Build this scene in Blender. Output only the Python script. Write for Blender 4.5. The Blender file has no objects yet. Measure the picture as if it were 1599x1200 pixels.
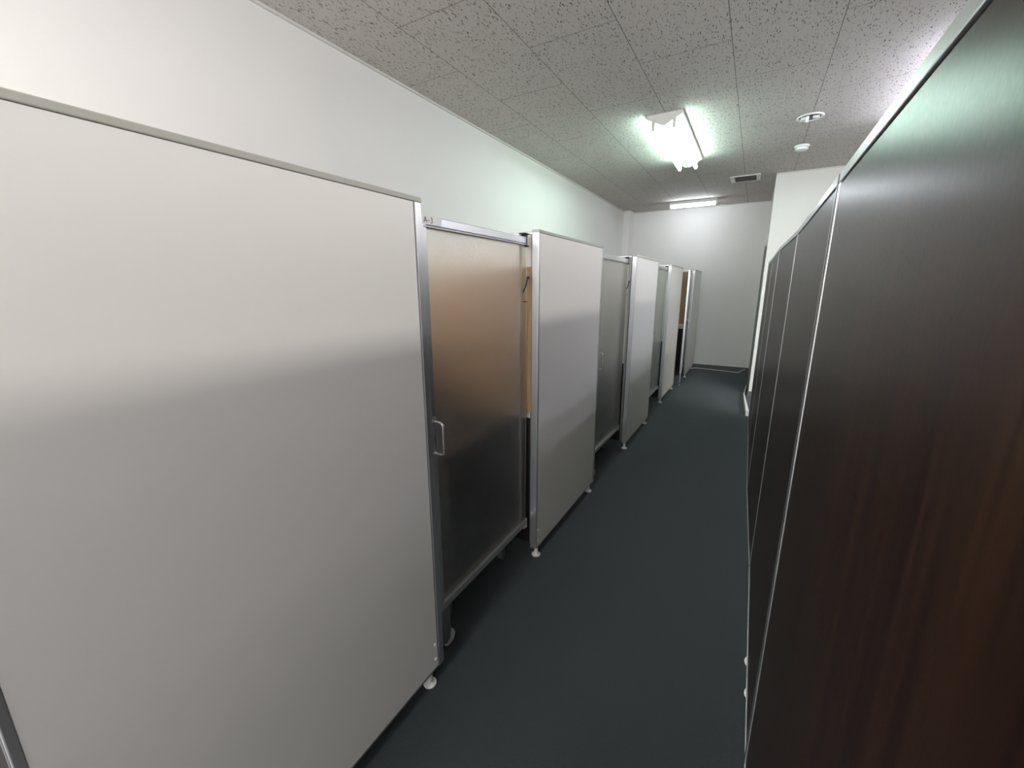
import bpy, bmesh, math, random
from mathutils import Vector, Matrix
random.seed(7)
C = bpy.context.scene
COL = C.collection
H = 1.318            # eye height above the carpet
ZC = H + 1.204       # ceiling
PT = H + .224        # top of the partitions

# ------------------------------------------------------------------ materials
def mat(name, color=(.8, .8, .8), rough=.5, metal=0., spec=.5, emit=None, strength=0, trans=0, ior=1.45):
    m = bpy.data.materials.new(name); m.use_nodes = True
    b = m.node_tree.nodes['Principled BSDF']
    b.inputs['Base Color'].default_value = (*color, 1)
    b.inputs['Roughness'].default_value = rough
    b.inputs['Metallic'].default_value = metal
    b.inputs['Specular IOR Level'].default_value = spec
    b.inputs['Transmission Weight'].default_value = trans
    b.inputs['IOR'].default_value = ior
    if emit:
        b.inputs['Emission Color'].default_value = (*emit, 1)
        b.inputs['Emission Strength'].default_value = strength
    return m
class G:
    """tiny node-graph helper"""
    def __init__(s, m):
        s.t = m.node_tree; s.b = s.t.nodes['Principled BSDF']
    def n(s, kind, **kw):
        x = s.t.nodes.new(kind)
        for k, v in kw.items():
            if k.startswith('i_'):
                key = k[2:]
                key = int(key) if key.isdigit() else key.replace('_', ' ')
                x.inputs[key].default_value = v
            else: setattr(x, k, v)
        return x
    def l(s, a, b): s.t.links.new(a, b)
    def math(s, op, a, b=None, c=None):
        x = s.n('ShaderNodeMath', operation=op)
        for i, v in enumerate((a, b, c)):
            if v is None: continue
            if hasattr(v, 'node'): s.l(v, x.inputs[i])
            else: x.inputs[i].default_value = v
        return x.outputs[0]
    def pos(s, scale=(1, 1, 1), rot=(0, 0, 0), loc=(0, 0, 0)):
        tc = s.n('ShaderNodeNewGeometry'); mp = s.n('ShaderNodeMapping')
        mp.inputs['Scale'].default_value = scale; mp.inputs['Rotation'].default_value = rot
        mp.inputs['Location'].default_value = loc
        s.l(tc.outputs['Position'], mp.inputs['Vector']); return mp.outputs[0]
    def ramp(s, fac, stops):
        r = s.n('ShaderNodeValToRGB'); e = r.color_ramp.elements
        while len(e) < len(stops): e.new(.5)
        for x, (p, c) in zip(e, stops): x.position = p; x.color = (*c, 1) if len(c) == 3 else c
        s.l(fac, r.inputs[0]); return r.outputs[0]
    def mix(s, fac, a, b, blend='MIX'):
        x = s.n('ShaderNodeMix', data_type='RGBA', blend_type=blend)
        for i, v in ((0, fac), (6, a), (7, b)):
            if hasattr(v, 'node'): s.l(v, x.inputs[i])
            elif i == 0: x.inputs[0].default_value = v
            else: x.inputs[i].default_value = (*v, 1)
        return x.outputs[2]
    def bump(s, h, strength=.1, dist=.001):
        b = s.n('ShaderNodeBump'); b.inputs['Strength'].default_value = strength
        b.inputs['Distance'].default_value = dist
        s.l(h, b.inputs['Height']); s.l(b.outputs[0], s.b.inputs['Normal'])
def noise(g, vec, scale, detail=3, rough=.5):
    n = g.n('ShaderNodeTexNoise'); n.inputs['Scale'].default_value = scale
    n.inputs['Detail'].default_value = detail; n.inputs['Roughness'].default_value = rough
    g.l(vec, n.inputs['Vector']); return n

def m_wall(name, col, sc=260):
    m = mat(name, col, .75, spec=.25); g = G(m)
    n = noise(g, g.pos(), sc, 3)
    n2 = noise(g, g.pos((1, 1, .25)), 3, 2)
    g.l(g.mix(n2.outputs[0], tuple(c*.965 for c in col), col), g.b.inputs['Base Color'])
    g.bump(n.outputs[0], .25, .0012); return m
M_WALL = m_wall('wall_vinyl', (.78, .765, .735))
M_WALL_R = m_wall('wall_vinyl_warm', (.80, .79, .74))

def m_ceiling():
    m = mat('ceiling_tile', (.5, .47, .44), .85, spec=.2); g = G(m)
    geo = g.n('ShaderNodeNewGeometry'); sp = g.n('ShaderNodeSeparateXYZ')
    g.l(geo.outputs['Position'], sp.inputs[0])
    u = g.math('DIVIDE', g.math('ADD', sp.outputs[0], 1.604 + 4.55), .455)
    row = g.math('FLOOR', u); fu = g.math('FRACT', u)
    par = g.math('MODULO', row, 2.0)      # rows alternate by half a tile
    v = g.math('DIVIDE', g.math('ADD', sp.outputs[1], -1.722 + 9.12), .912)
    v = g.math('ADD', v, g.math('MULTIPLY', g.math('SUBTRACT', par, 0.0), .49))
    fv = g.math('FRACT', v)
    du = g.math('MULTIPLY', g.math('SUBTRACT', .5, g.math('ABSOLUTE', g.math('SUBTRACT', fu, .5))), .455)
    dv = g.math('MULTIPLY', g.math('SUBTRACT', .5, g.math('ABSOLUTE', g.math('SUBTRACT', fv, .5))), .912)
    ju = g.math('LESS_THAN', du, .0020); jv = g.math('LESS_THAN', dv, .0024)
    joint = g.math('MAXIMUM', g.math('MULTIPLY', ju, .75), g.math('MULTIPLY', jv, .6))
    # worm holes : wandering elongated strokes, plus pin dots
    p0 = g.pos()
    wob = noise(g, p0, 38, 2)
    def strokes(rot, sc, thr, seed):
        mp = g.n('ShaderNodeMapping'); mp.inputs['Rotation'].default_value = (0, 0, rot)
        mp.inputs['Scale'].default_value = sc; mp.inputs['Location'].default_value = (seed, seed*.7, 0)
        ad = g.n('ShaderNodeVectorMath', operation='MULTIPLY_ADD')
        ad.inputs[1].default_value = (.022, .022, 0)
        g.l(wob.outputs['Color'], ad.inputs[0]); g.l(p0, ad.inputs[2]); g.l(ad.outputs[0], mp.inputs['Vector'])
        vo = g.n('ShaderNodeTexVoronoi', voronoi_dimensions='2D'); vo.inputs['Scale'].default_value = 1
        g.l(mp.outputs[0], vo.inputs['Vector'])
        # random size per cell
        sz = g.n('ShaderNodeSeparateColor'); g.l(vo.outputs['Color'], sz.inputs[0])
        t = g.math('MULTIPLY', g.math('SUBTRACT', sz.outputs[0], .45), thr*1.8)
        x = g.n('ShaderNodeMath', operation='SUBTRACT', use_clamp=True); g.l(t, x.inputs[0]); g.l(vo.outputs['Distance'], x.inputs[1])
        return g.math('MINIMUM', g.math('MULTIPLY', x.outputs[0], 12), 1)
    a = strokes(.45, (112, 22, 1), .30, 3.1)
    b = strokes(-.3, (120, 26, 1), .26, 9.7)
    c = strokes(1.2, (120, 34, 1), .22, 5.2)
    d = strokes(0, (120, 120, 1), .2, 1.2)
    pit = g.math('MAXIMUM', g.math('MAXIMUM', a, b), g.math('MAXIMUM', c, g.math('MULTIPLY', d, .7)))
    base = g.mix(noise(g, p0, 1.2, 2).outputs[0], (.585, .55, .51), (.64, .605, .565))
    c1 = g.mix(g.math('MULTIPLY', pit, .9), base, (.07, .06, .055))
    c2 = g.mix(joint, c1, (.10, .095, .09))
    g.l(c2, g.b.inputs['Base Color'])
    fine = noise(g, p0, 300, 2)
    h = g.math('SUBTRACT', g.math('MULTIPLY', fine.outputs[0], .3), g.math('MAXIMUM', pit, joint))
    g.bump(h, .5, .002); return m
M_CEIL = m_ceiling()

def m_carpet():
    m = mat('carpet', (.03, .036, .04), .95, spec=.05); g = G(m)
    p = g.pos(); n = noise(g, p, 420, 3); n2 = noise(g, p, 2.2, 4); n3 = noise(g, p, 90, 3)
    a = g.mix(n2.outputs[0], (.0036, .0052, .0068), (.0050, .0074, .0080))
    b = g.mix(g.ramp(n.outputs[0], [(.35, (0, 0, 0)), (.7, (1, 1, 1))]), a, (.015, .018, .0205))
    c = g.mix(g.math('MULTIPLY', g.ramp(n3.outputs[0], [(.45, (0, 0, 0)), (.75, (1, 1, 1))]), .35), b, (.003, .004, .005))
    g.l(c, g.b.inputs['Base Color']); g.bump(n.outputs[0], .7, .004)
    g.b.inputs['Sheen Weight'].default_value = .24; g.b.inputs['Sheen Tint'].default_value = (.86, .97, 1.0, 1); g.b.inputs['Sheen Roughness'].default_value = .6
    return m
M_CARPET = m_carpet()

def m_white(name, col):
    m = mat(name, col, .36, spec=.5); g = G(m)
    p = g.pos(); n = noise(g, p, 650, 2); n2 = noise(g, p, 5, 2)
    g.l(g.ramp(n2.outputs[0], [(.3, (.33,)*3), (.7, (.39,)*3)]), g.b.inputs['Roughness'])
    g.bump(n.outputs[0], .10, .0006); return m
M_WHITE = m_white('white_coated_steel', (.82, .80, .75))
M_DIV = m_white('cream_board', (.70, .68, .60))

def m_brown():
    m = mat('dark_walnut_laminate', (.03, .018, .012), .3, spec=.4); g = G(m)
    p = g.pos((1, 14, .35)); n = noise(g, p, 3.2, 6, .6)
    q = g.pos((1, 90, 1.2)); n2 = noise(g, q, 4, 3, .6)
    a = g.ramp(n.outputs[0], [(.30, (.007, .0025, .0013)), (.5, (.016, .0056, .0022)), (.72, (.037, .0145, .0052))])
    b = g.mix(g.math('MULTIPLY', n2.outputs[0], .55), a, (.006, .0034, .0024))
    g.l(b, g.b.inputs['Base Color'])
    f = noise(g, g.pos((1, 1, .6)), 230, 3)
    h = f.outputs[0]
    g.l(g.ramp(f.outputs[0], [(.3, (.30,)*3), (.7, (.34,)*3)]), g.b.inputs['Roughness'])
    g.bump(h, .06, .0006); return m
M_BROWN = m_brown()

def m_pine():
    m = mat('pine_board', (.45, .27, .14), .5, spec=.3); g = G(m)
    n = noise(g, g.pos((12, 12, .8)), 4, 5, .6)
    g.l(g.ramp(n.outputs[0], [(.3, (.30, .19, .105)), (.7, (.42, .285, .165))]), g.b.inputs['Base Color'])
    g.bump(n.outputs[0], .05, .001); return m
M_PINE = m_pine()

def m_glass():
    m = mat('frosted_glass', (.97, .955, .93), .36, trans=1., ior=1.45); g = G(m)
    n = noise(g, g.pos((1, 1, 3.0)), 70, 2, .5); n2 = noise(g, g.pos(), 25, 2)
    h = g.math('ADD', n.outputs[0], g.math('MULTIPLY', n2.outputs[0], .6))
    g.bump(h, .3, .0012); return m
M_GLASS = m_glass()

def m_alu(name='brushed_aluminium', col=(.62, .625, .63), r=.34):
    m = mat(name, col, r, metal=.85); g = G(m)
    n = noise(g, g.pos((60, 60, 1.5)), 8, 3)
    g.l(g.ramp(n.outputs[0], [(.3, (r-.05,)*3), (.7, (r+.06,)*3)]), g.b.inputs['Roughness']); return m
M_ALU = m_alu()
M_SEAL = mat('translucent_edge_seal', (.95, .92, .88), .55, trans=.6)
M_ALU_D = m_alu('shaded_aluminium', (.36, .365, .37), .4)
M_STEEL = m_alu('satin_steel', (.72, .72, .71), .28)
M_CAP = mat('ivory_top_trim', (.44, .43, .38), .42)
M_SCREW = mat('bright_screw', (.88, .88, .86), .3, metal=.1)
M_FOOT = mat('foot_plastic', (.74, .73, .70), .35)
M_BLACK = mat('black_plastic', (.012, .012, .013), .45)
M_GAP = mat('black_gasket', (.006, .006, .006), .7)
M_PLW = mat('white_plastic', (.80, .80, .77), .35)
M_SIGN = mat('white_label_tape', (.84, .84, .82), .4)
M_INK = mat('black_print', (.02, .02, .02), .6)
M_BASE = mat('grey_vinyl_base', (.115, .12, .115), .5)
M_ENAMEL = mat('white_enamel', (.72, .72, .68), .4)
M_GREYM = mat('grey_steel_door', (.16, .165, .165), .45)
M_DESK = mat('charcoal_desk_top', (.045, .04, .036), .5)
M_FAB = mat('black_chair_fabric', (.014, .014, .015), .9, spec=.15)
M_DARK = mat('dark_lower_board', (.016, .013, .011), .5)
M_LOUV = mat('brown_louvre', (.13, .115, .10), .6)
M_CORD = mat('white_cord', (.75, .75, .73), .5)
M_TRIMW = mat('ivory_ceiling_trim', (.66, .65, .60), .5)
def m_tube(name, col, s): return mat(name, (.9, .9, .9), .4, emit=col, strength=s)
M_TUBE_G = m_tube('tube_glow_cool_green', (.70, 1.0, .88), 19)
M_TUBE_W = m_tube('tube_glow_cool_white', (.86, .92, 1.0), 22)
M_TUBE_V = m_tube('tube_glow_daylight', (.82, .82, 1.0), 36)
M_TUBE_N = m_tube('tube_glow_neutral', (1.0, .94, .94), 26)

# ------------------------------------------------------------------ mesh kit
class MB:
    def __init__(s): s.bm = bmesh.new()
    def box(s, x0, x1, y0, y1, z0, z1, bev=0, seg=2):
        r = bmesh.ops.create_cube(s.bm, size=1)
        vs = r['verts']
        for v in vs:
            v.co = Vector(((x0+x1)/2 + v.co.x*(x1-x0), (y0+y1)/2 + v.co.y*(y1-y0), (z0+z1)/2 + v.co.z*(z1-z0)))
        if bev:
            es = list({e for v in vs for e in v.link_edges})
            bmesh.ops.bevel(s.bm, geom=es, offset=bev, segments=seg, affect='EDGES', profile=.5)
        return s
    def lathe(s, cx, cy, prof, n=32, axis='z'):
        rings = []
        for r, z in prof:
            ring = []
            for i in range(n):
                a = 2*math.pi*i/n
                p = (cx + r*math.cos(a), cy + r*math.sin(a), z)
                ring.append(s.bm.verts.new(p))
            rings.append(ring)
        for a, b in zip(rings, rings[1:]):
            for i in range(n): s.bm.faces.new((a[i], a[(i+1) % n], b[(i+1) % n], b[i]))
        if prof[0][0] > 1e-5: s.bm.faces.new(rings[0][::-1])
        if prof[-1][0] > 1e-5: s.bm.faces.new(rings[-1])
        return s
    def tube(s, pts, r, n=12, cap=True):
        pts = [Vector(p) for p in pts]; rings = []
        t0 = (pts[1]-pts[0]).normalized()
        up = Vector((0, 0, 1)) if abs(t0.z) < .9 else Vector((1, 0, 0))
        nrm = t0.cross(up).normalized()
        for i, p in enumerate(pts):
            t = (pts[min(i+1, len(pts)-1)] - pts[max(i-1, 0)]).normalized()
            nrm = (nrm - t*nrm.dot(t)).normalized(); bn = t.cross(nrm)
            rings.append([s.bm.verts.new(p + (nrm*math.cos(2*math.pi*k/n) + bn*math.sin(2*math.pi*k/n))*r) for k in range(n)])
        for a, b in zip(rings, rings[1:]):
            for i in range(n): s.bm.faces.new((a[i], a[(i+1) % n], b[(i+1) % n], b[i]))
        if cap: s.bm.faces.new(rings[0][::-1]); s.bm.faces.new(rings[-1])
        return s
    def prism(s, poly, a0, a1, axis):
        """polygon extruded along axis; poly gives the other two coordinates in xyz order"""
        def P(u, v, w):
            return {'x': (w, u, v), 'y': (u, w, v), 'z': (u, v, w)}[axis]
        A = [s.bm.verts.new(P(u, v, a0)) for u, v in poly]; B = [s.bm.verts.new(P(u, v, a1)) for u, v in poly]
        s.bm.faces.new(A[::-1]); s.bm.faces.new(B); k = len(poly)
        for i in range(k): s.bm.faces.new((A[i], A[(i+1) % k], B[(i+1) % k], B[i]))
        return s
    def rot(s, M):
        bmesh.ops.transform(s.bm, matrix=M, verts=s.bm.verts); return s
    def build(s, name, m, parent=None, smooth=False):
        bmesh.ops.recalc_face_normals(s.bm, faces=s.bm.faces)
        me = bpy.data.meshes.new(name); s.bm.to_mesh(me); s.bm.free()
        me.materials.append(m)
        if smooth:
            for p in me.polygons: p.use_smooth = True
            try: me.set_sharp_from_angle(angle=math.radians(40))
            except Exception: pass
        o = bpy.data.objects.new(name, me); COL.objects.link(o)
        if parent: o.parent = parent
        return o
def thing(name, loc, label, cat, group=None, rz=0):
    o = bpy.data.objects.new(name, None); COL.objects.link(o)
    o.empty_display_size = .1
    o.location = loc; o.rotation_euler = (0, 0, rz); o['label'] = label; o['category'] = cat
    if group: o['group'] = group
    return o
def struct(o): o['kind'] = 'structure'; return o
def kids(o): return [c for c in bpy.data.objects if c.parent is o]
def dup(root, loc, label, mats=None):
    def cp(o, par):
        c = o.copy(); COL.objects.link(c)
        if par: c.parent = par
        if mats and o.type == 'MESH' and o.data.materials and o.data.materials[0].name in mats:
            c.data = o.data.copy(); c.data.materials[0] = mats[o.data.materials[0].name]
        for k in kids(o): cp(k, c)
        return c
    r = cp(root, None); r.location = loc; r['label'] = label; return r

# ------------------------------------------------------------------ the room
YF = 7.42; YB = -2.1; XR = 3.6; XLW = -2.0; XW = .062; YW = 5.715
def slab(name, *a, m): return struct(MB().box(*a).build(name, m))
slab('floor', XLW-.15, XR+.15, YB-.15, YF+.15, -.1, 0, m=M_CARPET)
slab('ceiling', XLW-.15, XR+.15, YB-.15, YF+.15, ZC, ZC+.1, m=M_CEIL)
# left wall with the shallow pier at its far end
struct(MB().prism([(XLW-.15, YB-.15), (XLW, YB-.15), (XLW, 7.15), (XLW+.1, 7.15), (XLW+.1, YF+.15), (XLW-.15, YF+.15)], 0, ZC, 'z').build('wall_left', M_WALL))
slab('wall_far', XLW+.1, XW, YF, YF+.15, 0, ZC, m=M_WALL)
struct(MB().prism([(XW, YW), (XR+.15, YW), (XR+.15, YF+.15), (XW, YF+.15)], 0, ZC, 'z').build('wall_right_far', M_WALL_R))
slab('wall_right', XR, XR+.15, YB-.15, YW, 0, ZC, m=M_WALL)
slab('baseboard_far', XLW+.1, XW, YF-.012, YF, 0, .062, m=M_BASE)
struct(MB().prism([(XW-.010, YW-.010), (XR, YW-.010), (XR, YW), (XW, YW), (XW, YF-.012), (XW-.010, YF-.012)], 0, .062, 'z').build('baseboard_right', M_BASE))
slab('baseboard_left', XLW, XLW+.01, YB, 7.15, 0, .062, m=M_BASE)
slab('trim_1', XLW, XLW+.013, YB, 7.15, ZC-.012, ZC, m=M_TRIMW)
slab('trim_2', XLW+.1, XW, YF-.013, YF, ZC-.012, ZC, m=M_TRIMW)
slab('trim_3', XW, XR, YW-.013, YW, ZC-.012, ZC, m=M_TRIMW)
# grey steel door let into the right-hand wall at the far end, seen edge on
d = MB().box(XW-.010, XW, 6.30, 7.12, .015, 1.76, .001).build('door_1', M_GREYM); struct(d)
MB().box(XW-.018, XW, 6.25, 6.30, 0, 1.81, .002).box(XW-.018, XW, 7.12, 7.17, 0, 1.81, .002).box(XW-.018, XW, 6.30, 7.12, 1.76, 1.81, .002).build('door_frame', M_GREYM, d)
MB().box(XW-.016, XW-.010, 6.37, 6.41, .86, 1.0, .002).tube([(XW-.014, 6.39, .95), (XW-.045, 6.39, .95), (XW-.045, 6.50, .95)], .007).build('door_handle', M_STEEL, d)

# ------------------------------------------------------------------ left-hand white partitions
def foot(parent, x, y, h):
    MB().lathe(x, y, [(.0, 0), (.021, 0), (.0225, .003), (.022, .006), (.012, .011), (.0095, .013), (.0095, h+.004), (0, h+.004)], 24).build('leveling_foot', M_FOOT, parent, True)
def screw(parent, x, y, z):
    o = MB().lathe(0, 0, [(.0, -.002), (.0055, -.002), (.0055, .0008), (.0035, .0028), (0, .0032)], 16).rot(
        Matrix.Translation((x, y, z)) @ Matrix.Rotation(math.pi/2, 4, 'Y')).build('screw', M_SCREW, parent, True)
def white_panel(y0, y1, x, label):
    """x = face towards the corridor"""
    T = .032; W = y1-y0; zb = .056
    t = thing('partition_panel', (x-T/2, y0, 0), label, 'partition', 'white booth partition panels')
    h = T/2; zt = PT
    MB().box(-h+.003, h-.0005, .012, W-.030, zb+.004, zt-.004, .0008, 1).build('panel_face', M_WHITE, t)
    MB().box(-h, h, 0, .012, zb, zt, .0015).build('post', M_ALU, t)
    # door-side post: shadow groove, then a stepped aluminium profile
    MB().box(-h, h-.001, W-.026, W, zb-.006, zt-.002, .0015).box(-h+.004, h+.001, W-.025, W-.021, zb-.006, zt-.004, .0008, 1).build('post', M_ALU, t)
    MB().box(-h+.005, h-.004, W-.030, W-.026, zb, zt-.004).build('gasket', M_GAP, t)
    MB().box(-h-.001, h+.001, -.001, W+.001, zt-.003, zt+.010, .002).build('top_cap', M_CAP, t)
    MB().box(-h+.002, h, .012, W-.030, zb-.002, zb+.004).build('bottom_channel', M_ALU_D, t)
    foot(t, 0, .035, zb); foot(t, 0, W-.06, zb)
    for yy in (.022, W-.042):
        for z in (.152, .094): screw(t, h-.0005, yy, z)
    return t
DX = -.80
PANELS = [(.03, .905, -.80), (1.615, 2.478, -.80), (3.245, 4.085, -.793), (4.855, 5.70, -.81), (6.47, 7.31, -.762)]
labs = ['large white partition panel filling the left foreground, nearest the viewer',
        'white partition panel just beyond the frosted door marked A-3',
        'third white partition panel along the left row, between two closed frosted doors',
        'fourth white partition panel along the left row, just before the pine-lined open booth',
        'farthest white partition panel, its end close to the far wall, behind the ajar door']
for (a, b, x), l in zip(PANELS, labs): white_panel(a, b, x, l)
# one more panel of the row behind the viewer keeps the row closed
# ------------------------------------------------------------------ booth doors
def booth_door(y_hinge, x, L, label, rz=0, sign=None):
    """leaf runs from its hinge (origin) towards -y; x = centre plane"""
    t = thing('booth_door', (x, y_hinge, 0), label, 'door', 'frosted glass booth doors', rz)
    z0, z1 = .182, PT-.020; T = .012
    MB().box(-T, T, -L, -.014, z1-.026, z1, .002).build('top_rail', M_ALU, t)
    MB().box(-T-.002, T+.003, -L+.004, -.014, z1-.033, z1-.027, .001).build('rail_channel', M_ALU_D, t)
    MB().box(-T, T, -L, -.012, z0, z0+.020, .002).box(-.004, T+.002, -L, -.012, z0+.024, z0+.030, .001).box(-.006, .006, -L, -.012, z0+.018, z0+.026).build('bottom_rail', M_ALU, t)
    MB().box(-T, T+.001, -L-.010, -L+.016, z0-.0, z1-.001, .002).build('stile', M_ALU, t)
    MB().box(-.0075, -.003, -.056, -.034, z0+.028, z1-.034, .002).build('edge_seal', M_SEAL, t)
    MB().box(-.0025, .0025, -L+.014, .002, z0+.024, z1-.030).build('glass_pane', M_GLASS, t)
    # D handle on the near stile
    yh = -L+.010; za, zb = H-.53, H-.42; px = .046
    pts = [(T, yh, za)]
    for k in range(7):
        a = math.pi/2*k/6; pts.append((px-.014+.014*math.sin(a), yh, za+.014-.014*math.cos(a)))
    for k in range(7):
        a = math.pi/2*k/6; pts.append((px-.014+.014*math.cos(a), yh, zb-.014+.014*math.sin(a)))
    pts.append((T, yh, zb))
    hd = MB().tube(pts, .0042, 12).box(T-.001, T+.0015, yh-.009, yh+.009, za-.018, zb+.018, .001).build('handle', M_STEEL, t, True)
    # pivot hinges that join the leaf to the next panel's post
    MB().tube([(0, -.006, z1-.030), (0, -.006, z1+.002)], .0085, 16).build('hinge_pin', M_PLW, t, True)
    MB().box(-.012, .014, -.022, -.016, z1-.034, z1+.012, .001).box(-.012, .020, -.044, -.010, z1+.010, z1+.014, .001).box(.002, .010, -.010, -.006, z1+.0, z1+.016, .001).box(-.010, .014, -.018, -.0, z1-.038, z1-.033, .001).build('pivot_bracket', M_BLACK, t)
    MB().tube([(0, -.004, z0-.008), (0, -.004, z0+.026)], .0105, 16).build('hinge_pin', M_PLW, t, True)
    MB().box(-.012, .012, -.030, -.001, z0-.014, z0-.008, .001).build('pivot_bracket', M_ALU, t)
    # dropped leg with castor
    lg = MB().prism([(-L-.006, z0), (-L-.006, .062), (-L+.004, .036), (-L+.022, .028), (-L+.040, .036), (-L+.048, .062), (-L+.046, z0)], -.010, .010, 'x').build('caster_leg', M_ALU_D, t)
    wh = MB()
    wh.lathe(0, 0, [(.0, -.009), (.024, -.009), (.029, -.006), (.031, 0), (.029, .006), (.024, .009), (0, .009)], 32)
    wh.rot(Matrix.Translation((.000, -L+.046, .0315)) @ Matrix.Rotation(math.pi/2, 4, 'Y'))
    wh.build('wheel', M_FOOT, lg, True)
    if sign:
        lb = MB().box(T+.0005, T+.0013, -L-.002, -L+.085, z1-.0245, z1-.001, .0003, 1).build('name_tape', M_SIGN, t)
        cu = bpy.data.curves.new('lettering', 'FONT'); cu.body = sign; cu.size = .0225; cu.space_character = 1.15; cu.align_x = 'LEFT'; cu.align_y = 'CENTER'; cu.extrude = .0001
        tmp = bpy.data.objects.new('tmp_text', cu); COL.objects.link(tmp)
        dg = bpy.context.evaluated_depsgraph_get(); me = bpy.data.meshes.new_from_object(tmp.evaluated_get(dg))
        bpy.data.objects.remove(tmp); bpy.data.curves.remove(cu)
        me.materials.clear(); me.materials.append(M_INK)
        me.transform(Matrix.Translation((T+.0016, -L+.004, z1-.013)) @ Matrix.Rotation(math.pi/2, 4, 'Z') @ Matrix.Rotation(math.pi/2, 4, 'X'))
        o = bpy.data.objects.new('lettering', me); COL.objects.link(o); o.parent = lb
    return t
GX = -.86
booth_door(1.615, GX, .655, 'nearest frosted glass door, its top rail marked A-3, with a steel pull handle', sign='A\u20133')
booth_door(3.245, GX, .655, 'second frosted glass door, cream light showing through, between the second and third white panels')
booth_door(4.855, GX, .655, 'third frosted glass door, mostly hidden, between the third and fourth white panels')
booth_door(6.47, -.82, .655, 'farthest frosted glass door, standing ajar before the pine-lined booth', rz=math.radians(6))

# ------------------------------------------------------------------ inside the booths
def divider(y, label, m, group='partition dividers between the booths'):
    t = thing('booth_divider', (-1.42, y, 0), label, 'partition', group)
    MB().box(-.545, .567, -.014, .014, H-.60, PT-.006, .001, 1).build('panel_face', m, t)
    MB().box(-.545, .567, -.014, .014, .060, H-.60, .001, 1).build('lower_panel', M_DARK, t)
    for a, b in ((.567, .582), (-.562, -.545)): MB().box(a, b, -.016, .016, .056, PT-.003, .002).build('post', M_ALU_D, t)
    MB().box(-.563, .582, -.017, .017, PT-.005, PT+.006, .002).build('top_cap', M_ALU, t)
    foot(t, -.48, 0, .06); foot(t, .30, 0, .06)
divider(.045, 'white divider behind the near end of the large foreground panel', M_DIV)
divider(1.662, 'divider behind the nearest frosted door, its brown board blurred by the glass', M_DIV)
divider(3.292, 'cream divider seen blurred through the second frosted door', M_DIV)
divider(4.902, 'divider seen as a narrow blur through the third frosted door', M_DIV)
divider(6.517, 'divider at the back of the ajar farthest booth, faced with pine', M_DIV)
def pine(y, label, top, ledge):
    t = thing('pine_backboard', (-1.40, y, H-.565), label, 'board', 'pine boards above the booth desks')
    MB().box(-.47, .562, -.009, .009, .035, .565+top, .001, 1).build('board', M_PINE, t)
    MB().box(-.47, .562, -.0092 if ledge is M_PINE else -.020, .009, 0, .035, .002).build('ledge', ledge, t)
pine(1.634, 'brown pine board blurred behind the nearest frosted glass door', .085, M_PINE)
pine(6.489, 'orange-brown pine board seen past the ajar farthest door', .205, M_DIV)
def desk(y, label, group='desks inside the booths'):
    # y = far edge of the worktop
    t = thing('booth_desk', (-1.42, y, 0), label, 'desk', group)
    z = H-.60
    MB().box(-.50, .50, -.50, 0, z-.028, z, .003).build('desk_top', M_DESK, t)
    MB().box(-.44, .44, -.03, -.012, .25, z-.028, .001, 1).build('modesty_panel', M_DESK, t)
    for sx in (-1, 1):
        MB().box(sx*.46-.015, sx*.46+.015, -.045, -.015, 0, z-.028, .003).box(sx*.46-.015, sx*.46+.015, -.47, -.44, 0, z-.028, .003).box(sx*.46-.012, sx*.46+.012, -.44, -.045, .06, .085, .002).build('leg_frame', M_GREYM, t)
desk(1.575, 'dark desk blurred through the nearest frosted glass door')
desk(3.248, 'dark desk blurred through the second frosted glass door')
desk(4.858, 'dark desk behind the third frosted glass door')
desk(6.44, 'dark desk below the pine board in the farthest booth')
t = thing('monitor', (-1.52, 1.36, H-.60), 'dark screen-shaped blur low behind the left side of the nearest frosted door', 'monitor', None, math.radians(-12))
MB().box(-.27, .27, -.012, .012, .085, .355, .006, 3).build('screen_housing', M_BLACK, t)
MB().box(-.262, .262, -.0135, -.012, .095, .347).build('screen', M_DARK, t)
MB().lathe(0, .02, [(0, 0), (.10, 0), (.10, .008), (.025, .014), (.020, .12), (0, .12)], 28).build('stand', M_BLACK, t, True)

# ------------------------------------------------------------------ right-hand brown partitions
def brown_panel(p0, p1, label, far_post=.016, near_post=.013, seal=False):
    (xa, ya), (xb, yb) = p0, p1
    L = math.hypot(xb-xa, yb-ya); rz = math.atan2(-(xb-xa), (yb-ya))
    t = thing('brown_partition_panel', (xa, ya, 0), label, 'partition', 'dark wood-grain partition panels', rz)
    T = .040; zt = PT-.004
    MB().box(.0015, T, near_post+.003, L-far_post-.003, .022, zt-.026, .0006, 1).build('panel_face', M_BROWN, t)
    MB().prism([(near_post, .022), (near_post+.003, .022), (near_post+.003, zt-.026), (L-far_post-.003, zt-.026), (L-far_post-.003, .022), (L-far_post, .022), (L-far_post, zt-.021), (near_post, zt-.021)], .004, T-.004, 'x').build('gasket', M_GAP, t)
    MB().box(0, T, .001, L-.001, zt-.021, zt, .002).build('top_cap', M_ALU, t)
    MB().box(0, T, .001, near_post, .012, zt-.021, .0015).build('post', M_ALU, t)
    MB().box(0, T, L-far_post, L-.001, .012, zt-.021, .0015).build('post', M_ALU, t)
    MB().box(-.001, T, near_post, L-far_post, .012, .022, .001).build('bottom_rail', M_ALU, t)
    if seal: MB().box(-.0002, T-.004, -.0085, .0008, .013, zt-.002).build('gasket', M_GAP, t)
    foot(t, .026, .09, .012); foot(t, .026, L-.10, .012)
N = [(.120, -.20), (.120, 1.100), (.119, 2.055), (.094, 2.935), (.088, 3.86), (.078, 4.70)]
brown_panel(N[0], N[1], 'large dark brown partition panel filling the right foreground, nearest the viewer')
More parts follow.
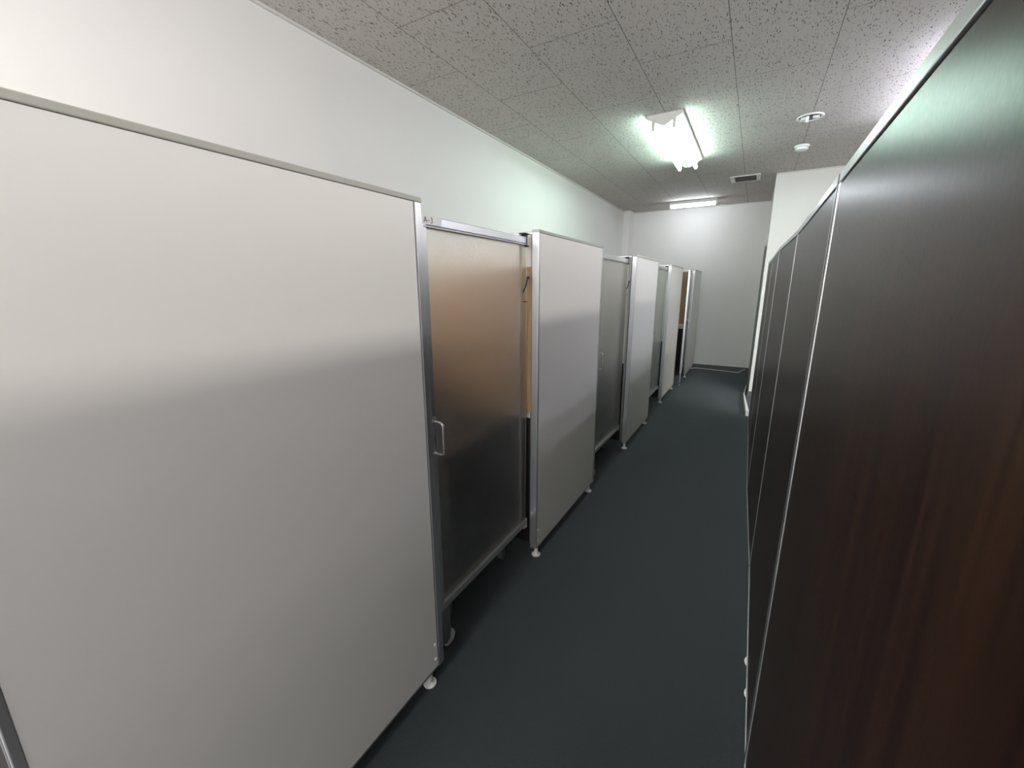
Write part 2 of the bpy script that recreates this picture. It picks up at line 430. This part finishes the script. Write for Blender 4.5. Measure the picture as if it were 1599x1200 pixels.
brown_panel((.1200, 1.109), N[2], 'second dark brown panel from the viewer, just past the double metal post', far_post=.014, near_post=.014, seal=True)
brown_panel(N[2], N[3], 'third dark brown panel from the viewer on the right-hand side', .012, .006)
brown_panel(N[3], N[4], 'fourth dark brown panel from the viewer, narrow in view', .010, .006)
brown_panel(N[4], N[5], 'last dark brown panel, ending just before the cream wall corner', .008, .006)
brown_panel((.120, -1.42), (.120, -.203), 'dark brown panel behind the nearest one, beside the viewer')
# white round feet that poke out from below the second brown panel
def disc(x, y, label):
    o = MB().lathe(x, y, [(0, 0), (.036, 0), (.038, .003), (.036, .006), (.012, .009), (0, .009)], 28).build('floor_glide', M_PLW, None, True)
    o['label'] = label; o['category'] = 'foot'; o['group'] = 'white floor glides under the brown panels'
# black coat hooks on the dividers, just visible beside the doors
for (x, y, l) in ((-.862, 1.585, 'small black wire hook on the divider beside the door marked A-3'), (-.862, 3.235, 'small black wire hook beside the second frosted glass door')):
    t = thing('wire_hook', (x, y, H-.06), l, 'hook', 'wire hooks on the dividers')
    MB().tube([(-.05, 0, 0), (.024, 0, 0)], .0018, 8).build('crossbar', M_BLACK, t, True)
    MB().tube([(-.012, 0, .022), (.004, 0, .042), (.016, 0, .062), (.021, 0, .082), (.020, .010, .10)], .0032, 8).tube([(.02, .010, .10), (.02, .018, .10)], .006, 10).build('arm', M_BLACK, t, True)
disc(.1500, 1.475, 'white floor glide poking out under the second brown panel, the farther of two')
disc(.1520, 1.338, 'white floor glide poking out under the second brown panel, nearest the double post')

# low white angled stabiliser on the floor at the end of the brown row
t = thing('stabilizer_foot', (.03, 5.25, 0), 'low white angled foot plate on the carpet at the end of the brown panels', 'foot plate')
MB().prism([(.010-.03, 5.60-5.25), (.022-.03, 5.60-5.25), (.078-.03, 4.79-5.25), (.052-.03, 4.79-5.25)], 0, .055, 'z').build('near_arm', M_ENAMEL, t)
MB().prism([(.010-.03, 5.60-5.25), (.020-.03, 5.60-5.25), (.036-.03, 6.20-5.25), (.026-.03, 6.20-5.25)], 0, .030, 'z').build('far_arm', M_ENAMEL, t)

# white cord along the far baseboard
pts = []
W = [(-.80, 7.25), (-.72, 7.34), (-.60, 7.33), (-.42, 7.30), (-.25, 7.28), (-.14, 7.25), (-.10, 7.24), (-.05, 7.33), (.0, 7.39)]
for i in range(len(W)-1):
    for k in range(6):
        s = k/6; pts.append((W[i][0]*(1-s)+W[i+1][0]*s, W[i][1]*(1-s)+W[i+1][1]*s, .006 + (max(0, i-6+s))*.02))
cd = MB().tube(pts, .0055, 8).build('power_cord', M_CORD, None, True)
cd['label'] = 'thin white cord lying on the carpet along the far wall'; cd['category'] = 'cord'

# ------------------------------------------------------------------ ceiling lights
def twin_fixture(loc, label, tm, L=1.25):
    t = thing('ceiling_light', loc, label, 'light', 'ridged twin-tube ceiling lights')
    a = L/2
    MB().prism([(-.122, 0), (.122, 0), (.122, -.022), (.012, -.078), (-.012, -.078), (-.122, -.022)], -a, a, 'y').build('body', M_ENAMEL, t)
    for sx in (-1, 1):
        x = sx*.072; z = -.082
        MB().tube([(x, -a+.012, z), (x, a-.012, z)], .0155, 20).build('fluorescent_tube', tm, t, True)
        for e in (-1, 1):
            MB().prism([(x-.012, -.03), (x+.012, -.03), (x+.010, -.103), (x-.010, -.103)], e*(a-.006)-.008, e*(a-.006)+.008, 'y').build('tube_socket', M_ENAMEL, t)
    return t
f1 = twin_fixture((-.700, 4.02, ZC), 'bright twin-tube ceiling light running along the corridor, greenish glow', M_TUBE_G)
dup(f1, (.98, 3.66, ZC), 'twin-tube ceiling light above the far side of the brown panels', {M_TUBE_G.name: M_TUBE_V})
dup(f1, (-.75, -1.15, ZC), 'twin-tube ceiling light above the corridor behind the viewer', {M_TUBE_G.name: M_TUBE_N})
t = thing('short_ceiling_light', (-.915, 6.80, ZC), 'short single-tube ceiling light mounted crosswise near the far wall', 'light')
MB().box(-.315, .315, -.045, .045, -.045, 0, .006).build('body', M_ENAMEL, t)
MB().tube([(-.295, -.006, -.070), (.295, -.006, -.070)], .0165, 20).build('fluorescent_tube', M_TUBE_W, t, True)
for e in (-1, 1): MB().box(e*.303-.010, e*.303+.010, -.024, .012, -.090, -.040, .003).build('tube_socket', M_ENAMEL, t)

# emergency light ring
t = thing('recessed_emergency_light', (.207, 4.01, ZC), 'round recessed ceiling fitting with white ring and small lamp parts', 'ceiling fitting')
MB().lathe(0, 0, [(.068, 0), (.084, 0), (.086, -.004), (.082, -.008), (.070, -.008), (.068, -.001)], 40).build('ring', M_PLW, t, True)
MB().lathe(0, 0, [(0, -.0005), (.069, -.0005), (.069, -.0025), (0, -.0025)], 40).build('recess', M_LOUV, t)
for a in ((-.058, -.022, -.022, .020, -.020), (.014, .056, -.024, .012, -.016)): MB().box(*a, -.002, .004).build('lamp_holder', M_PLW, t)
MB().lathe(-.018, -.02, [(0, -.040), (.007, -.039), (.009, -.030), (.011, -.010), (.011, -.002), (0, -.002)], 20).build('lamp_bulb', M_PLW, t, True)
MB().box(.0, .012, -.01, .03, -.014, -.002, .002).build('clip', M_GREYM, t)
# smoke detector
t = thing('smoke_detector', (.214, 4.75, ZC), 'small round white smoke detector on the ceiling', 'detector')
MB().lathe(0, 0, [(0, 0), (.056, 0), (.058, -.006), (.054, -.014), (.046, -.016), (0, -.016)], 40).build('base', M_PLW, t, True)
MB().lathe(0, 0, [(0, -.016), (.040, -.016), (.042, -.024), (.050, -.027), (.049, -.034), (.036, -.040), (0, -.042)], 40).build('sensor_head', M_PLW, t, True)
# air vent
t = thing('air_vent', (-.240, 5.76, ZC), 'rectangular white ceiling vent with brown louvres', 'vent')
MB().box(-.150, .150, -.150, -.135, -.010, 0, .002).box(-.150, .150, .135, .150, -.010, 0, .002).box(-.150, -.105, -.135, .135, -.010, 0, .002).box(.110, .150, -.135, .135, -.010, 0, .002).build('frame', M_PLW, t)
b = MB().box(-.105, .110, -.135, .135, -.003, -.001)
for k in range(9): b.box(-.103, .108, -.120+k*.030-.004, -.120+k*.030+.006, -.009, -.004, .001, 1)
b.build('louvres', M_LOUV, t)

# ------------------------------------------------------------------ lamps of the room beyond
def area(name, loc, sx, sy, power, col, rot=(0, 0, 0)):
    l = bpy.data.lights.new(name, 'AREA'); l.shape = 'RECTANGLE'; l.size = sx; l.size_y = sy
    l.energy = power; l.color = col
    o = bpy.data.objects.new(name, l); COL.objects.link(o); o.location = loc; o.rotation_euler = rot; return o
area('room_lamp', (2.45, 1.4, ZC-.09), .55, 6.0, 62, (1.0, .97, .93))
area('room_lamp', (-.95, -1.75, ZC-.45), 1.1,   .9, 30, (1.0, .93, .92), (math.radians(35), 0, 0))
w = bpy.data.worlds.new('world'); C.world = w; w.use_nodes = True
w.node_tree.nodes['Background'].inputs[0].default_value = (.6, .62, .65, 1)
w.node_tree.nodes['Background'].inputs[1].default_value = 2.5

# ------------------------------------------------------------------ camera
R0 = (0.8666284165699387, 0.4989366377183751, -0.004173623816739712)
R1 = (0.11027322111191104, -0.19968366348447267, -0.973635584416995)
R2 = (-0.48661586934571327, 0.843320025897466, -0.22807088727238486)
cam = bpy.data.cameras.new('camera'); co = bpy.data.objects.new('camera', cam); COL.objects.link(co)
M = Matrix(((R0[0], -R1[0], -R2[0], 0), (R0[1], -R1[1], -R2[1], 0), (R0[2], -R1[2], -R2[2], H), (0, 0, 0, 1)))
co.matrix_world = M
cam.sensor_fit = 'HORIZONTAL'; cam.sensor_width = 36; cam.lens = 644.0388/1599*36
cam.clip_start = .01; cam.clip_end = 60
C.camera = co
C.view_settings.view_transform = 'Standard'
C.view_settings.look = 'None'
C.view_settings.exposure = 1.17
